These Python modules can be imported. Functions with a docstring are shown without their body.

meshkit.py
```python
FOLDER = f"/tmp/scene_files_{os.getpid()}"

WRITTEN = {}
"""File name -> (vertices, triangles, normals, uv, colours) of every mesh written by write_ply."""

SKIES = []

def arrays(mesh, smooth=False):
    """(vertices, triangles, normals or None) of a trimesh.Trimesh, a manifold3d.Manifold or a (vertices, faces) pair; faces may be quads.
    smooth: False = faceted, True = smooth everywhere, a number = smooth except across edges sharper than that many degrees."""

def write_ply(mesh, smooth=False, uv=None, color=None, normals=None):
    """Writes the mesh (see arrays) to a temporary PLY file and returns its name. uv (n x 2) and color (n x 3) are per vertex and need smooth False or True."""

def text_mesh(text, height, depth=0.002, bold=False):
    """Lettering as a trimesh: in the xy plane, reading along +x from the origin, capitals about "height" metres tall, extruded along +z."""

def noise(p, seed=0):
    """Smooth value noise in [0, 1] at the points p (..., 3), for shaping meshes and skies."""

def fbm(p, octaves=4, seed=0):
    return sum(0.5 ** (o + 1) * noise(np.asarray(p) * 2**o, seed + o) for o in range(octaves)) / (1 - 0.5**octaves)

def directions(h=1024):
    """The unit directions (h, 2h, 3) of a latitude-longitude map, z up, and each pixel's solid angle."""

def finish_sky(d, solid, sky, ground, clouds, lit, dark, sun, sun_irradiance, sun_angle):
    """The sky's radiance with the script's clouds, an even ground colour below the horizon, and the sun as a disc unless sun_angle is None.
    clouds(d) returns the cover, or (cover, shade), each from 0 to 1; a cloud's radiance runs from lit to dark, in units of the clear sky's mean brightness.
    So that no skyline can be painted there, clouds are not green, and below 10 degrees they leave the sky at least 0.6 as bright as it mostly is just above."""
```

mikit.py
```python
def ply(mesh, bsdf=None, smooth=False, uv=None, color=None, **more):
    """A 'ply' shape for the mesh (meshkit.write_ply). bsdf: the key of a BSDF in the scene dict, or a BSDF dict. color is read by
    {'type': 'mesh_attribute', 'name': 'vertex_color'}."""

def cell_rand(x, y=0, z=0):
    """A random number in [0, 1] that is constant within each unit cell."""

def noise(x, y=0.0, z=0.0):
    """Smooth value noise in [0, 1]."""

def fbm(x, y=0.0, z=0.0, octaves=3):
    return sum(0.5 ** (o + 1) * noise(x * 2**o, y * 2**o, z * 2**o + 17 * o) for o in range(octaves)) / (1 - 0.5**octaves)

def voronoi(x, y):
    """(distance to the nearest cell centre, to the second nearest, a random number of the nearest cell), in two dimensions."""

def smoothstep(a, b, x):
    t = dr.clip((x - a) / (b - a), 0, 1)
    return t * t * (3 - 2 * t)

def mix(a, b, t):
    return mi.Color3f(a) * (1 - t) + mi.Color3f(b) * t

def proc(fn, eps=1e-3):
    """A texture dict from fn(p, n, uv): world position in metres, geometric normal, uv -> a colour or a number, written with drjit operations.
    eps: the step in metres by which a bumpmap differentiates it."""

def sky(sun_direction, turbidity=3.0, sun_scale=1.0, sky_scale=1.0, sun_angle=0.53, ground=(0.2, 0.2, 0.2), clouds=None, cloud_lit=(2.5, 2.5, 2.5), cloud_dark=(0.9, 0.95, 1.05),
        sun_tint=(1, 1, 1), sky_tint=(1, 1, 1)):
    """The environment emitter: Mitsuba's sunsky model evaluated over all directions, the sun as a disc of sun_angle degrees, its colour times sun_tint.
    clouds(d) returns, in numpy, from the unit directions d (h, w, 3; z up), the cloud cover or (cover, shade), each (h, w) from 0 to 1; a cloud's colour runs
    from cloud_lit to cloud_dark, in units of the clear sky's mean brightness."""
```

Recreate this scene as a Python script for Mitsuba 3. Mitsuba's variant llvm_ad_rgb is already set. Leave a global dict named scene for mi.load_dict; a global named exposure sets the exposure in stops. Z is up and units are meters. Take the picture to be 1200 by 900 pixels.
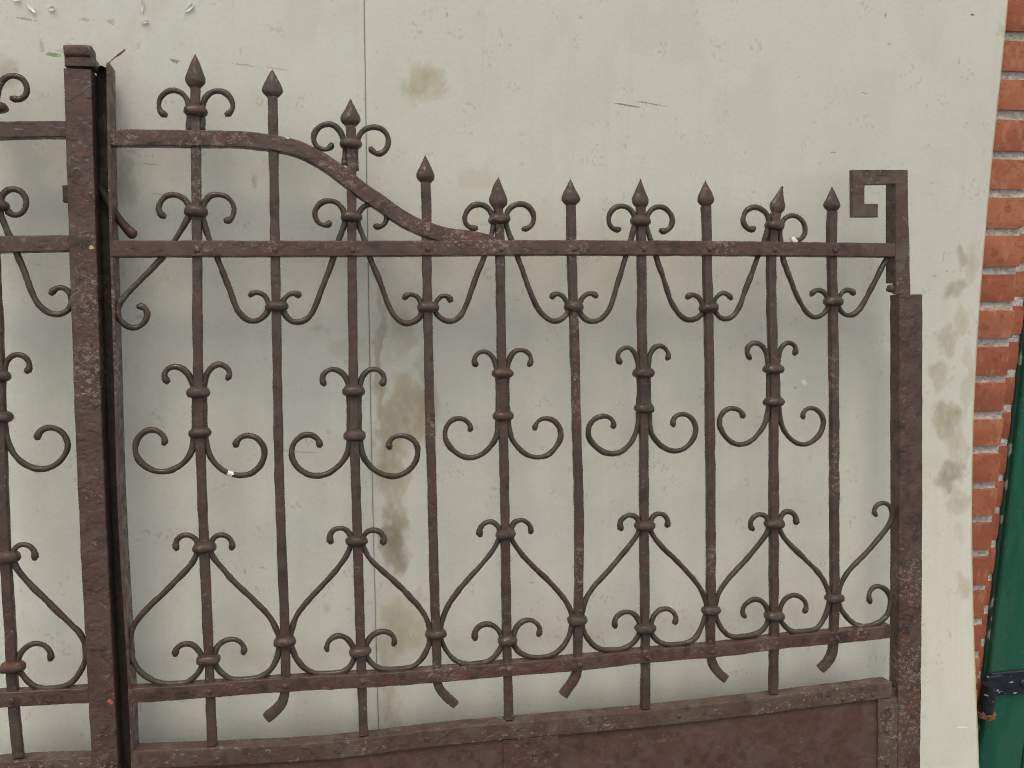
import math
import numpy as np
import trimesh
import drjit as dr
import mitsuba as mi
import mikit
import meshkit
from mikit import proc, noise, fbm, smoothstep, mix, voronoi, cell_rand, ply

T = mi.ScalarTransform4f

# ------------------------------------------------------------------ camera, light, exposure
CAMERA_AT = np.array([0.0, 0.0, 1.35])
FORWARD = np.array([0.20434587, 0.95536031, -0.21337627])
UPWARD = np.array([0.02612073, 0.21257661, 0.97679521])
FOCAL = 1150.0 / 1200.0                       # focal length in picture widths
scene, labels = {}, {}
scene['camera'] = {'type': 'perspective', 'fov_axis': 'x', 'fov': 2 * math.degrees(math.atan(0.5 / FOCAL)), 'near_clip': 0.05, 'far_clip': 200.0,
                   'to_world': T().look_at(origin=CAMERA_AT.tolist(), target=(CAMERA_AT + FORWARD).tolist(), up=UPWARD.tolist())}
scene['sky'] = mikit.sky([-0.14, -0.42, 0.89], turbidity=3, sun_scale=0.3, sun_angle=26, clouds=lambda d: 1.0)
exposure = 1.94

# ------------------------------------------------------------------ frames
# The gate stands in a plane that leans back by ten degrees: u runs along it, v up it, w out of it towards the yard. Its drawing below is in millimetres (u, v).
ORIGIN = np.array([0.0, 1.32580931, 1.11860923])
GU, GV, GW = np.array([1.0, 0, 0]), np.array([0, 0.1719291, 0.98510933]), np.array([0, -0.98510933, 0.1719291])
WALL_Y = 1.465                                # face of the brick wall


def to_world(q):
    """(u, v, w) in metres on the gate -> world."""
    q = np.asarray(q, float)
    return ORIGIN + q[:, :1] * GU + q[:, 1:2] * GV + q[:, 2:3] * GW


def bow(v):
    """How far behind the gate the bowed backing boards stand at the height v (metres, negative = behind)."""
    v = np.clip(np.asarray(v, float), -1.13, 0.66)
    return np.polyval([-0.09170819, -0.05975607, 0.13886904, 0.0868128, -0.09684695], v)

# ------------------------------------------------------------------ the drawing of the gate, millimetres in its plane
RODS = {
'crown 1L':[(-167.9,295.9),(-169.7,295.9),(-174.0,297.0),(-178.2,302.3),(-179.2,309.5),(-175.9,318.7),(-168.7,326.2),(-160.7,329.6),(-152.9,328.6),(-146.0,324.2),(-141.8,317.1),(-140.2,309.9),(-140.3,295.3),(-140.9,277.0)],
'crown 1R':[(-95.8,298.0),(-94.0,298.8),(-89.8,299.9),(-85.2,305.2),(-84.1,311.6),(-86.2,318.9),(-91.8,326.1),(-98.8,330.4),(-106.8,330.5),(-114.9,327.1),(-120.5,319.6),(-123.4,310.4),(-124.4,295.7),(-125.0,277.4)],
'crown 3L':[(41.5,265.8),(42.0,262.0),(38.1,257.2),(30.6,255.6),(23.2,257.8),(17.8,263.3),(16.1,271.7),(19.2,281.2),(25.9,288.9),(34.3,291.9),(42.7,290.8),(50.1,285.8),(54.6,278.4),(56.8,269.9),(57.7,259.6),(57.1,236.9)],
'crown 3R':[(91.6,261.9),(90.9,257.5),(94.7,253.8),(102.2,250.7),(109.0,253.5),(114.9,260.9),(117.4,270.4),(115.3,279.0),(108.8,286.4),(100.2,289.0),(91.7,288.4),(83.0,284.8),(77.2,278.0),(74.9,270.4),(72.8,259.9),(72.1,229.6)],
'crown 0R':[(-354.5,312.5),(-347.7,309.4),(-340.7,310.2),(-335.5,315.7),(-333.6,324.2),(-335.9,332.6),(-342.6,339.8),(-351.4,341.1),(-360.4,337.0),(-365.6,329.4),(-369.7,316.7),(-371.6,301.9),(-372.4,280.7)],
'vee 0R':[(-364.9,174.4),(-361.8,168.5),(-353.2,164.3),(-344.1,169.9),(-339.8,179.4),(-340.1,188.9),(-346.4,197.1),(-355.2,200.1),(-364.0,198.1),(-368.7,190.9),(-371.3,180.2),(-370.7,167.2),(-363.8,146.0),(-353.8,117.5),(-343.8,88.8),(-335.9,62.5),(-327.4,49.2),(-317.6,41.4),(-306.4,40.0),(-296.0,45.2),(-290.7,54.8),(-292.9,69.3),(-301.7,76.6),(-310.8,74.3),(-316.7,65.9)],
'mid 0R':[(-349.4,-32.3),(-344.1,-28.8),(-342.9,-21.6),(-347.5,-13.1),(-355.2,-8.1),(-361.8,-8.0),(-369.8,-15.0),(-373.6,-25.7),(-375.8,-44.9),(-377.3,-83.3),(-375.5,-107.4),(-372.8,-123.2),(-364.5,-139.3),(-352.6,-150.7),(-336.0,-157.0),(-318.9,-152.2),(-306.0,-139.3),(-302.0,-124.8),(-306.2,-112.4),(-314.9,-104.3),(-326.1,-101.9),(-335.3,-106.5),(-340.1,-114.8),(-338.0,-118.5)],
'low 0R':[(-348.1,-273.0),(-345.6,-264.6),(-349.7,-255.8),(-358.5,-250.3),(-366.4,-251.6),(-372.2,-256.8),(-374.4,-266.5),(-371.8,-276.4),(-360.2,-295.5),(-340.8,-319.0),(-321.2,-342.7),(-303.6,-362.6),(-292.6,-378.4),(-289.7,-394.9),(-291.4,-409.7),(-298.8,-424.1),(-309.6,-436.9),(-327.0,-441.5),(-345.2,-439.9),(-360.7,-431.0),(-368.2,-419.2),(-373.4,-407.7),(-371.8,-396.7),(-365.8,-387.3),(-355.4,-380.0),(-345.3,-380.4),(-336.4,-386.0),(-331.1,-396.4),(-334.3,-404.8)],
'vee 1L':[(-173.5,165.4),(-179.8,167.0),(-183.3,173.8),(-181.6,182.4),(-175.0,191.5),(-164.8,195.3),(-155.0,193.7),(-147.7,187.7),(-143.6,180.4),(-142.2,173.0),(-146.5,163.2),(-161.4,138.5),(-181.1,111.5),(-205.2,85.9),(-226.8,64.0),(-235.3,53.1),(-237.9,42.1),(-233.7,31.1),(-225.8,23.7),(-217.8,21.1),(-207.2,25.9),(-199.8,36.8),(-200.7,46.6),(-206.3,52.1),(-213.4,50.4)],
'vee 1R':[(-101.4,161.1),(-94.2,161.1),(-89.2,166.1),(-87.0,176.0),(-89.9,185.9),(-96.9,193.2),(-106.3,196.8),(-115.9,195.4),(-123.2,189.2),(-127.1,180.5),(-129.2,173.1),(-128.7,167.0),(-122.3,142.4),(-111.2,112.7),(-102.3,87.9),(-92.4,58.0),(-85.6,40.4),(-77.4,31.6),(-67.8,27.7),(-56.7,31.3),(-47.9,41.3),(-45.8,47.5),(-47.6,52.6),(-48.6,58.9),(-53.3,65.2),(-60.6,68.2),(-67.9,67.3),(-72.4,61.6)],
'vee 3L':[(36.2,162.1),(35.6,157.1),(28.0,154.5),(19.0,159.5),(15.2,168.3),(16.2,177.1),(22.6,186.0),(32.7,189.8),(42.7,189.2),(51.3,182.5),(54.9,174.9),(56.5,167.9),(55.8,159.7),(46.4,135.6),(39.5,114.0),(28.8,86.2),(19.4,62.1),(11.5,43.1),(2.4,30.6),(-10.1,26.2),(-20.0,27.8),(-28.3,39.8),(-29.3,47.4),(-29.6,54.9),(-25.2,62.4),(-18.9,66.2),(-11.5,67.4),(-6.6,63.6),(-6.2,60.3)],
'vee 3R':[(93.2,156.7),(96.1,153.7),(105.1,154.2),(111.1,160.2),(112.6,169.1),(106.9,179.3),(94.3,185.5),(84.1,184.1),(77.7,180.2),(74.3,173.9),(71.6,167.5),(72.2,159.9),(79.3,142.1),(88.8,110.2),(98.4,85.9),(109.2,53.7),(117.8,34.3),(129.2,23.8),(139.5,22.9),(152.7,30.0),(157.5,36.4),(158.2,45.5),(155.8,53.3),(150.7,61.1),(141.7,65.0),(135.2,62.5),(131.7,56.1)],
'vee 5L':[(236.8,153.8),(228.8,152.4),(220.9,155.8),(217.6,163.5),(219.4,173.9),(226.7,183.6),(236.9,187.6),(246.7,185.9),(254.6,179.5),(258.0,172.5),(259.4,165.2),(258.8,157.3),(255.3,142.9),(245.4,114.1),(237.1,97.1),(227.2,71.0),(217.4,44.9),(209.2,30.6),(197.1,24.2),(186.7,26.9),(176.3,34.9),(173.3,44.0),(176.7,53.1),(180.7,59.6),(188.7,62.9),(195.2,59.4),(197.7,51.6)],
'vee 5R':[(299.1,152.9),(306.7,152.4),(314.4,157.7),(317.8,167.0),(315.3,177.5),(307.3,186.1),(297.8,188.6),(288.3,186.9),(280.1,179.7),(276.2,172.6),(275.0,164.8),(277.0,157.4),(282.1,141.7),(292.4,112.8),(302.8,83.7),(314.6,51.9),(325.2,34.5),(337.4,24.2),(348.5,23.0),(359.6,30.1),(364.7,36.7),(364.8,44.7),(361.3,51.4),(357.3,59.5),(349.1,64.1),(340.8,60.9),(339.3,55.6)],
'vee 7L':[(443.1,153.7),(436.9,151.3),(428.5,155.0),(424.4,163.8),(425.9,174.5),(433.1,184.0),(443.8,187.3),(454.3,185.5),(461.3,178.9),(464.1,172.2),(464.8,164.1),(462.4,153.3),(457.1,135.8),(449.1,110.1),(435.9,72.4),(427.0,44.1),(418.4,30.7),(409.8,24.0),(400.0,21.5),(388.8,25.7),(380.6,35.2),(379.9,44.6),(382.2,51.3),(387.9,60.6),(396.3,64.0),(404.7,61.8),(408.0,56.9)],
'vee 7R':[(501.9,153.0),(508.2,149.5),(516.9,152.8),(522.2,161.8),(521.4,172.7),(514.3,182.1),(504.3,186.9),(494.2,186.0),(486.1,179.1),(482.6,171.0),(480.8,163.7),(482.4,153.4),(488.0,139.9),(496.3,112.8),(507.5,82.9),(517.3,52.8),(527.3,34.9),(538.9,23.8),(549.1,21.4),(562.3,27.6),(568.9,34.4),(568.9,41.3),(565.5,48.2),(561.1,56.5),(552.4,61.3),(545.0,59.4),(542.1,53.9)],
'vee 9L':[(649.5,157.2),(643.4,152.2),(634.5,156.3),(629.5,165.4),(631.0,176.4),(639.1,184.8),(651.1,187.7),(663.1,183.6),(670.6,174.0),(672.7,164.3),(671.8,158.7),(669.0,154.6),(664.4,137.9),(653.7,114.2),(644.5,90.6),(633.9,65.7),(624.7,42.1),(615.7,28.3),(602.2,22.4),(588.9,29.5),(587.5,34.2),(583.7,41.2),(584.6,49.4),(590.6,59.1),(599.6,63.1),(608.4,58.9),(612.9,52.0)],
'vee 9R':[(707.5,141.4),(716.0,137.5),(725.2,140.9),(730.8,149.3),(729.9,160.5),(723.8,170.3),(713.1,175.8),(702.5,175.1),(694.8,170.0),(691.2,163.6),(688.1,157.5),(690.1,138.0),(693.0,112.9),(705.1,82.1),(717.2,53.9),(729.5,34.1),(741.8,24.0),(751.1,23.9),(763.5,32.3),(768.8,39.3),(768.2,47.8),(765.1,56.3),(758.9,64.3),(749.6,66.3),(741.9,62.2),(739.4,56.5)],
'vee 10R':[(809.6,57.4),(807.4,63.1),(799.5,66.0),(790.1,63.2),(784.5,54.8),(782.0,46.3),(784.4,36.3),(793.2,27.7),(805.8,26.1),(818.4,34.5),(831.1,54.4),(846.9,81.5),(861.3,107.2),(869.9,118.6)],
'mid 1L':[(-176.3,-50.0),(-181.4,-46.2),(-183.5,-38.7),(-177.3,-29.7),(-166.6,-27.4),(-156.1,-33.1),(-149.3,-43.3),(-146.5,-53.3),(-145.4,-62.8),(-146.5,-115.8),(-147.9,-128.2),(-149.9,-139.4),(-158.7,-152.9),(-173.3,-163.5),(-189.9,-166.5),(-206.2,-160.8),(-217.6,-149.1),(-221.8,-135.3),(-217.8,-120.6),(-206.9,-110.6),(-195.2,-109.8),(-186.0,-116.8),(-182.3,-125.7),(-186.0,-131.3)],
'mid 1R':[(-103.9,-48.1),(-99.5,-44.5),(-98.7,-35.7),(-104.6,-28.1),(-112.9,-24.9),(-121.4,-29.0),(-128.9,-38.8),(-132.1,-49.9),(-133.0,-63.1),(-133.6,-116.2),(-132.1,-128.8),(-129.7,-144.0),(-120.5,-160.8),(-106.3,-171.5),(-91.9,-176.0),(-76.0,-174.1),(-63.4,-163.3),(-57.3,-148.2),(-60.1,-134.1),(-68.4,-124.9),(-78.1,-121.3),(-89.2,-124.2),(-96.0,-131.5),(-94.9,-137.8)],
'mid 3L':[(23.9,-59.1),(20.7,-55.1),(19.2,-47.4),(24.4,-38.6),(34.5,-35.8),(44.5,-39.1),(51.9,-48.2),(54.7,-57.3),(55.5,-66.3),(54.8,-126.9),(54.0,-138.6),(51.7,-151.4),(40.1,-167.7),(23.4,-178.6),(6.9,-181.0),(-10.4,-173.2),(-21.3,-160.0),(-23.4,-145.8),(-18.0,-131.9),(-6.6,-123.9),(4.7,-123.8),(13.3,-130.6),(16.1,-138.4),(13.0,-142.1)],
'mid 3R':[(97.6,-60.2),(102.8,-57.3),(104.8,-49.6),(100.6,-41.7),(91.7,-37.1),(82.7,-38.2),(74.9,-44.9),(70.8,-55.2),(69.0,-66.7),(68.1,-127.4),(68.8,-139.1),(71.0,-153.5),(80.9,-170.8),(96.1,-181.9),(110.2,-186.5),(127.2,-183.3),(140.5,-172.1),(147.3,-156.6),(145.8,-142.1),(136.1,-132.6),(124.5,-129.0),(112.7,-131.7),(106.1,-140.6),(109.8,-148.5)],
'mid 5L':[(232.7,-36.9),(227.9,-35.4),(226.7,-28.8),(230.8,-19.7),(240.3,-15.4),(248.3,-17.4),(255.4,-25.5),(259.0,-37.5),(260.9,-47.6),(260.7,-106.6),(259.9,-118.5),(258.9,-133.1),(249.9,-148.8),(234.9,-161.5),(217.4,-164.8),(200.1,-157.4),(187.2,-142.4),(184.3,-129.1),(189.0,-116.1),(199.8,-109.1),(211.8,-109.5),(220.9,-117.2),(222.9,-125.2),(219.4,-128.3)],
'mid 5R':[(304.8,-39.0),(309.0,-35.9),(310.5,-27.9),(306.5,-19.9),(297.1,-14.4),(288.9,-15.5),(280.6,-22.0),(276.4,-32.5),(274.7,-47.9),(274.5,-107.0),(275.9,-120.4),(277.8,-136.5),(287.9,-153.0),(301.4,-164.3),(315.1,-168.9),(331.7,-165.5),(345.7,-152.6),(351.5,-137.9),(347.6,-122.9),(336.6,-113.6),(325.6,-112.2),(315.9,-117.8),(311.6,-125.7),(312.9,-129.8)],
'mid 7L':[(442.1,-37.5),(437.3,-36.0),(434.6,-27.8),(439.0,-18.4),(449.0,-13.9),(457.5,-16.0),(463.1,-24.3),(466.5,-35.3),(467.7,-51.7),(467.7,-102.4),(466.7,-116.1),(464.7,-135.2),(454.4,-154.1),(438.5,-166.6),(420.0,-167.8),(403.1,-157.5),(392.0,-143.5),(390.8,-131.2),(396.6,-119.2),(409.4,-112.0),(422.1,-113.2),(430.5,-121.7),(430.5,-128.5),(426.7,-130.6)],
'mid 7R':[(509.7,-34.3),(513.5,-33.5),(514.5,-26.7),(510.8,-18.4),(502.1,-12.2),(494.9,-13.1),(487.0,-20.7),(483.5,-31.5),(482.1,-52.0),(482.1,-102.8),(483.1,-116.6),(484.3,-135.9),(492.0,-150.0),(506.4,-163.0),(520.9,-167.7),(537.1,-164.2),(550.4,-152.2),(555.0,-138.5),(552.1,-124.4),(541.9,-114.4),(531.7,-112.7),(521.4,-116.5),(517.0,-124.6),(520.7,-131.7)],
'mid 9L':[(642.2,-36.2),(637.7,-31.9),(634.8,-24.9),(637.9,-15.2),(648.4,-11.2),(659.0,-14.2),(666.5,-25.5),(668.8,-39.6),(670.0,-50.9),(670.0,-99.3),(669.7,-110.1),(667.2,-124.1),(656.7,-143.5),(640.0,-158.4),(621.8,-162.5),(605.4,-154.3),(593.5,-138.4),(590.7,-125.7),(596.7,-113.4),(610.2,-106.8),(623.7,-110.0),(631.2,-118.7),(628.1,-123.4)],
'mid 9R':[(711.4,-31.5),(716.0,-25.1),(713.9,-16.5),(704.7,-11.3),(697.0,-12.6),(689.3,-21.7),(686.5,-35.8),(684.9,-51.2),(685.0,-99.8),(686.2,-110.6),(687.9,-124.8),(694.9,-144.9),(707.1,-158.1),(722.5,-166.4),(741.2,-162.3),(755.2,-148.5),(760.0,-134.4),(755.3,-119.9),(742.9,-110.9),(733.6,-110.6),(724.3,-117.5),(726.7,-127.5)],
'low 1L':[(-173.0,-270.8),(-175.8,-261.3),(-171.3,-252.7),(-161.6,-249.5),(-151.0,-253.9),(-146.4,-261.0),(-145.9,-268.1),(-148.1,-276.8),(-155.7,-290.3),(-173.0,-308.1),(-195.1,-329.3),(-217.0,-349.2),(-229.3,-364.6),(-234.9,-378.0),(-236.1,-393.0),(-234.3,-408.3),(-226.6,-425.3),(-215.2,-437.7),(-201.2,-445.6),(-179.8,-449.0),(-162.9,-447.0),(-150.5,-435.8),(-145.4,-426.0),(-144.7,-418.4),(-147.3,-410.5),(-153.1,-401.1),(-163.7,-395.1),(-174.6,-396.8),(-180.8,-405.1),(-179.9,-412.1)],
'low 1R':[(-105.0,-274.9),(-101.8,-267.0),(-106.4,-257.8),(-114.8,-252.2),(-124.5,-254.2),(-130.3,-260.7),(-132.0,-269.0),(-130.1,-280.5),(-124.3,-287.7),(-110.3,-307.2),(-89.0,-331.7),(-69.9,-352.4),(-55.6,-371.5),(-48.1,-388.9),(-45.0,-402.1),(-46.9,-416.3),(-51.0,-430.2),(-60.0,-442.4),(-73.9,-450.3),(-92.4,-451.2),(-109.6,-449.2),(-121.6,-440.9),(-129.7,-428.6),(-132.1,-419.4),(-130.4,-410.6),(-125.2,-400.8),(-115.3,-394.7),(-104.3,-394.0),(-94.6,-399.4),(-90.0,-408.8),(-93.9,-416.7)],
'low 3L':[(26.8,-273.9),(23.2,-264.1),(27.8,-255.2),(38.0,-251.9),(48.1,-255.1),(53.0,-263.2),(54.1,-271.1),(51.3,-282.7),(41.9,-299.1),(23.6,-320.0),(2.8,-340.8),(-15.3,-360.3),(-25.8,-376.4),(-29.7,-391.7),(-32.0,-403.2),(-29.4,-416.4),(-22.2,-431.3),(-10.0,-446.2),(7.5,-452.2),(25.4,-453.0),(42.0,-450.8),(51.3,-440.2),(54.6,-432.6),(55.3,-424.7),(51.9,-416.5),(47.0,-406.9),(36.9,-400.3),(25.4,-402.0),(16.2,-411.0),(17.7,-422.1)],
'low 3R':[(94.6,-279.3),(99.6,-273.8),(96.7,-264.4),(87.8,-257.9),(77.5,-258.1),(71.0,-262.2),(68.2,-271.9),(70.4,-285.2),(80.4,-301.0),(100.6,-321.3),(121.0,-342.5),(138.9,-363.7),(151.8,-380.6),(157.3,-395.7),(159.1,-407.9),(157.5,-422.5),(150.6,-438.0),(138.4,-450.3),(126.4,-454.7),(108.0,-454.9),(87.2,-452.1),(77.0,-443.7),(69.5,-433.8),(67.6,-425.7),(69.9,-416.7),(75.3,-406.5),(85.8,-400.0),(97.5,-399.8),(107.8,-406.5),(110.2,-417.3),(107.0,-421.6)],
'low 5L':[(232.7,-276.8),(229.6,-268.1),(234.4,-259.0),(243.9,-254.7),(253.4,-256.8),(258.7,-264.4),(260.9,-273.4),(258.3,-283.2),(247.1,-300.0),(226.4,-322.9),(204.4,-345.6),(185.2,-369.7),(176.9,-387.8),(173.2,-409.0),(176.1,-424.0),(185.1,-440.9),(199.7,-452.9),(221.2,-456.9),(240.2,-454.5),(254.1,-443.9),(259.1,-434.8),(261.0,-424.9),(258.7,-415.8),(252.0,-405.7),(239.9,-399.9),(227.6,-402.5),(220.1,-412.7),(222.4,-422.9)],
'low 5R':[(303.6,-276.4),(306.5,-269.8),(302.5,-261.4),(293.0,-254.7),(283.4,-255.8),(277.0,-262.7),(274.6,-274.2),(277.4,-284.3),(289.4,-302.6),(311.1,-327.1),(330.2,-346.1),(349.4,-369.3),(361.7,-389.5),(364.4,-403.4),(362.2,-417.0),(355.4,-434.4),(342.6,-448.6),(328.5,-454.5),(309.0,-454.5),(292.4,-450.4),(281.5,-442.1),(276.7,-433.5),(275.2,-426.1),(277.8,-417.3),(283.5,-405.5),(293.3,-399.4),(304.3,-400.2),(315.3,-407.9),(317.4,-417.7),(312.3,-424.7)],
'low 7L':[(440.6,-279.3),(435.2,-270.2),(438.8,-262.1),(448.9,-257.1),(458.9,-257.7),(465.2,-264.9),(467.1,-273.3),(464.4,-284.3),(451.2,-301.5),(430.8,-323.8),(407.7,-347.2),(390.4,-365.3),(380.7,-385.3),(377.6,-404.4),(379.7,-419.8),(389.3,-438.6),(403.4,-450.3),(423.4,-453.9),(443.6,-452.2),(458.2,-443.6),(464.7,-433.4),(466.5,-423.8),(464.3,-413.8),(458.6,-403.6),(447.2,-397.7),(435.6,-399.7),(426.3,-409.5),(428.7,-421.4)],
'low 7R':[(507.5,-279.0),(512.5,-273.1),(509.7,-264.6),(501.0,-257.1),(490.8,-258.0),(484.0,-266.0),(481.9,-274.2),(484.7,-285.5),(497.6,-304.3),(520.8,-326.7),(541.2,-349.1),(558.8,-371.5),(566.7,-389.0),(569.0,-404.8),(565.9,-415.9),(558.3,-435.2),(546.2,-449.8),(528.4,-452.9),(507.7,-452.4),(493.1,-447.0),(483.0,-434.9),(480.5,-424.9),(483.2,-413.9),(489.2,-403.1),(501.0,-397.5),(511.2,-399.1),(520.6,-408.3),(522.8,-416.9),(517.8,-422.7)],
'low 9L':[(645.8,-291.0),(639.1,-284.4),(640.7,-274.5),(649.9,-267.4),(660.6,-266.5),(667.3,-273.1),(670.6,-281.9),(668.1,-294.6),(652.7,-313.7),(631.2,-336.6),(606.9,-359.2),(591.7,-378.0),(584.6,-391.7),(582.4,-405.8),(584.4,-417.3),(592.7,-435.0),(606.2,-448.4),(630.5,-449.5),(651.9,-447.7),(663.3,-439.1),(667.9,-430.8),(668.9,-420.8),(666.8,-410.6),(659.8,-398.6),(647.6,-394.0),(633.9,-398.1),(625.3,-409.0),(631.3,-421.4)],
'low 9R':[(712.1,-286.2),(715.9,-280.1),(712.8,-271.3),(703.6,-264.5),(692.8,-265.9),(687.2,-274.2),(685.0,-282.7),(686.5,-294.2),(701.8,-313.8),(723.4,-335.2),(745.2,-356.9),(759.3,-375.2),(766.2,-391.7),(768.7,-400.6),(767.1,-413.6),(759.2,-432.0),(744.9,-448.4),(726.1,-449.2),(707.4,-449.2),(695.0,-440.1),(686.4,-429.4),(684.3,-422.0),(687.4,-410.7),(692.1,-399.5),(704.6,-392.3),(717.0,-394.0),(729.4,-405.1),(730.9,-415.3),(725.0,-421.3)],
'low 10R':[(847.6,-280.6),(842.1,-269.5),(850.1,-261.2),(863.0,-260.4),(873.7,-271.2),(874.4,-285.9),(863.0,-302.8),(843.7,-323.7),(821.2,-344.3),(798.9,-364.8),(786.8,-385.8),(783.6,-401.7),(786.1,-416.5),(797.2,-433.4),(811.6,-445.7),(830.8,-450.1),(850.2,-447.2),(864.7,-438.5),(871.2,-424.2),(871.2,-407.9),(861.5,-392.5),(846.9,-387.9),(835.7,-395.1),(834.0,-408.2),(836.9,-414.9)],
}
PICKETS = {
0:[(-375.9,368.9),(-378.5,274.2),(-380.6,168.3),(-379.9,83.0),(-379.8,7.9),(-380.9,-100.0),(-381.5,-208.8),(-381.5,-274.6),(-379.9,-340.7),(-379.2,-429.4),(-375.7,-525.6)],
1:[(-131.8,331.3),(-132.4,313.8),(-133.1,269.9),(-134.3,214.8),(-136.3,115.2),(-138.8,3.8),(-139.9,-108.5),(-139.2,-221.7),(-138.5,-313.0),(-137.6,-393.4),(-137.2,-451.1),(-136.6,-534.6)],
2:[(-34.7,323.6),(-34.8,294.6),(-35.5,227.6),(-36.7,126.5),(-38.0,2.1),(-39.3,-112.0),(-39.6,-232.8),(-38.3,-343.0),(-38.7,-454.0),(-40.8,-477.3),(-44.1,-487.8),(-53.7,-497.0),(-65.6,-505.9)],
3:[(66.3,288.5),(66.1,263.5),(65.2,195.3),(63.8,115.3),(62.3,0.3),(61.1,-115.5),(61.6,-232.4),(62.3,-350.2),(63.0,-469.0),(63.6,-540.8)],
4:[(165.8,215.1),(165.9,173.4),(164.9,115.4),(164.6,-1.4),(164.7,-119.2),(165.8,-232.0),(165.7,-309.6),(166.7,-405.8),(166.8,-450.5),(166.4,-475.6),(171.8,-489.7),(181.2,-500.7),(192.4,-511.5)],
5:[(266.1,179.1),(267.4,150.8),(267.2,103.6),(267.0,8.7),(267.4,-122.8),(267.8,-225.2),(267.4,-364.8),(267.7,-487.4),(268.2,-539.2)],
6:[(370.2,186.1),(370.1,163.4),(370.9,91.5),(372.5,7.1),(373.7,-102.1),(375.2,-199.9),(375.9,-243.0),(373.3,-372.4),(370.6,-465.4),(369.4,-481.5),(364.3,-492.6),(356.2,-502.5),(348.0,-512.8)],
7:[(473.6,184.8),(473.8,139.9),(473.7,66.7),(473.6,5.5),(474.3,-130.0),(473.6,-229.4),(473.4,-379.5),(472.4,-542.5)],
8:[(573.0,187.1),(574.0,152.6),(574.7,78.5),(576.1,3.9),(576.6,-133.6),(577.0,-234.5),(575.5,-386.8),(574.6,-471.2),(575.1,-477.8),(579.8,-490.8),(587.7,-501.8),(598.0,-510.2)],
9:[(682.9,178.3),(678.7,153.2),(675.5,115.6),(675.8,27.6),(677.7,-86.3),(677.2,-226.6),(676.8,-394.1),(675.0,-539.6)],
10:[(774.0,181.7),(773.0,134.7),(774.4,64.8),(775.3,0.9),(776.5,-140.7),(776.4,-231.4),(776.7,-388.1),(775.4,-460.3),(774.8,-473.4),(771.0,-490.2),(763.9,-500.7),(752.5,-509.8)],
}
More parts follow.
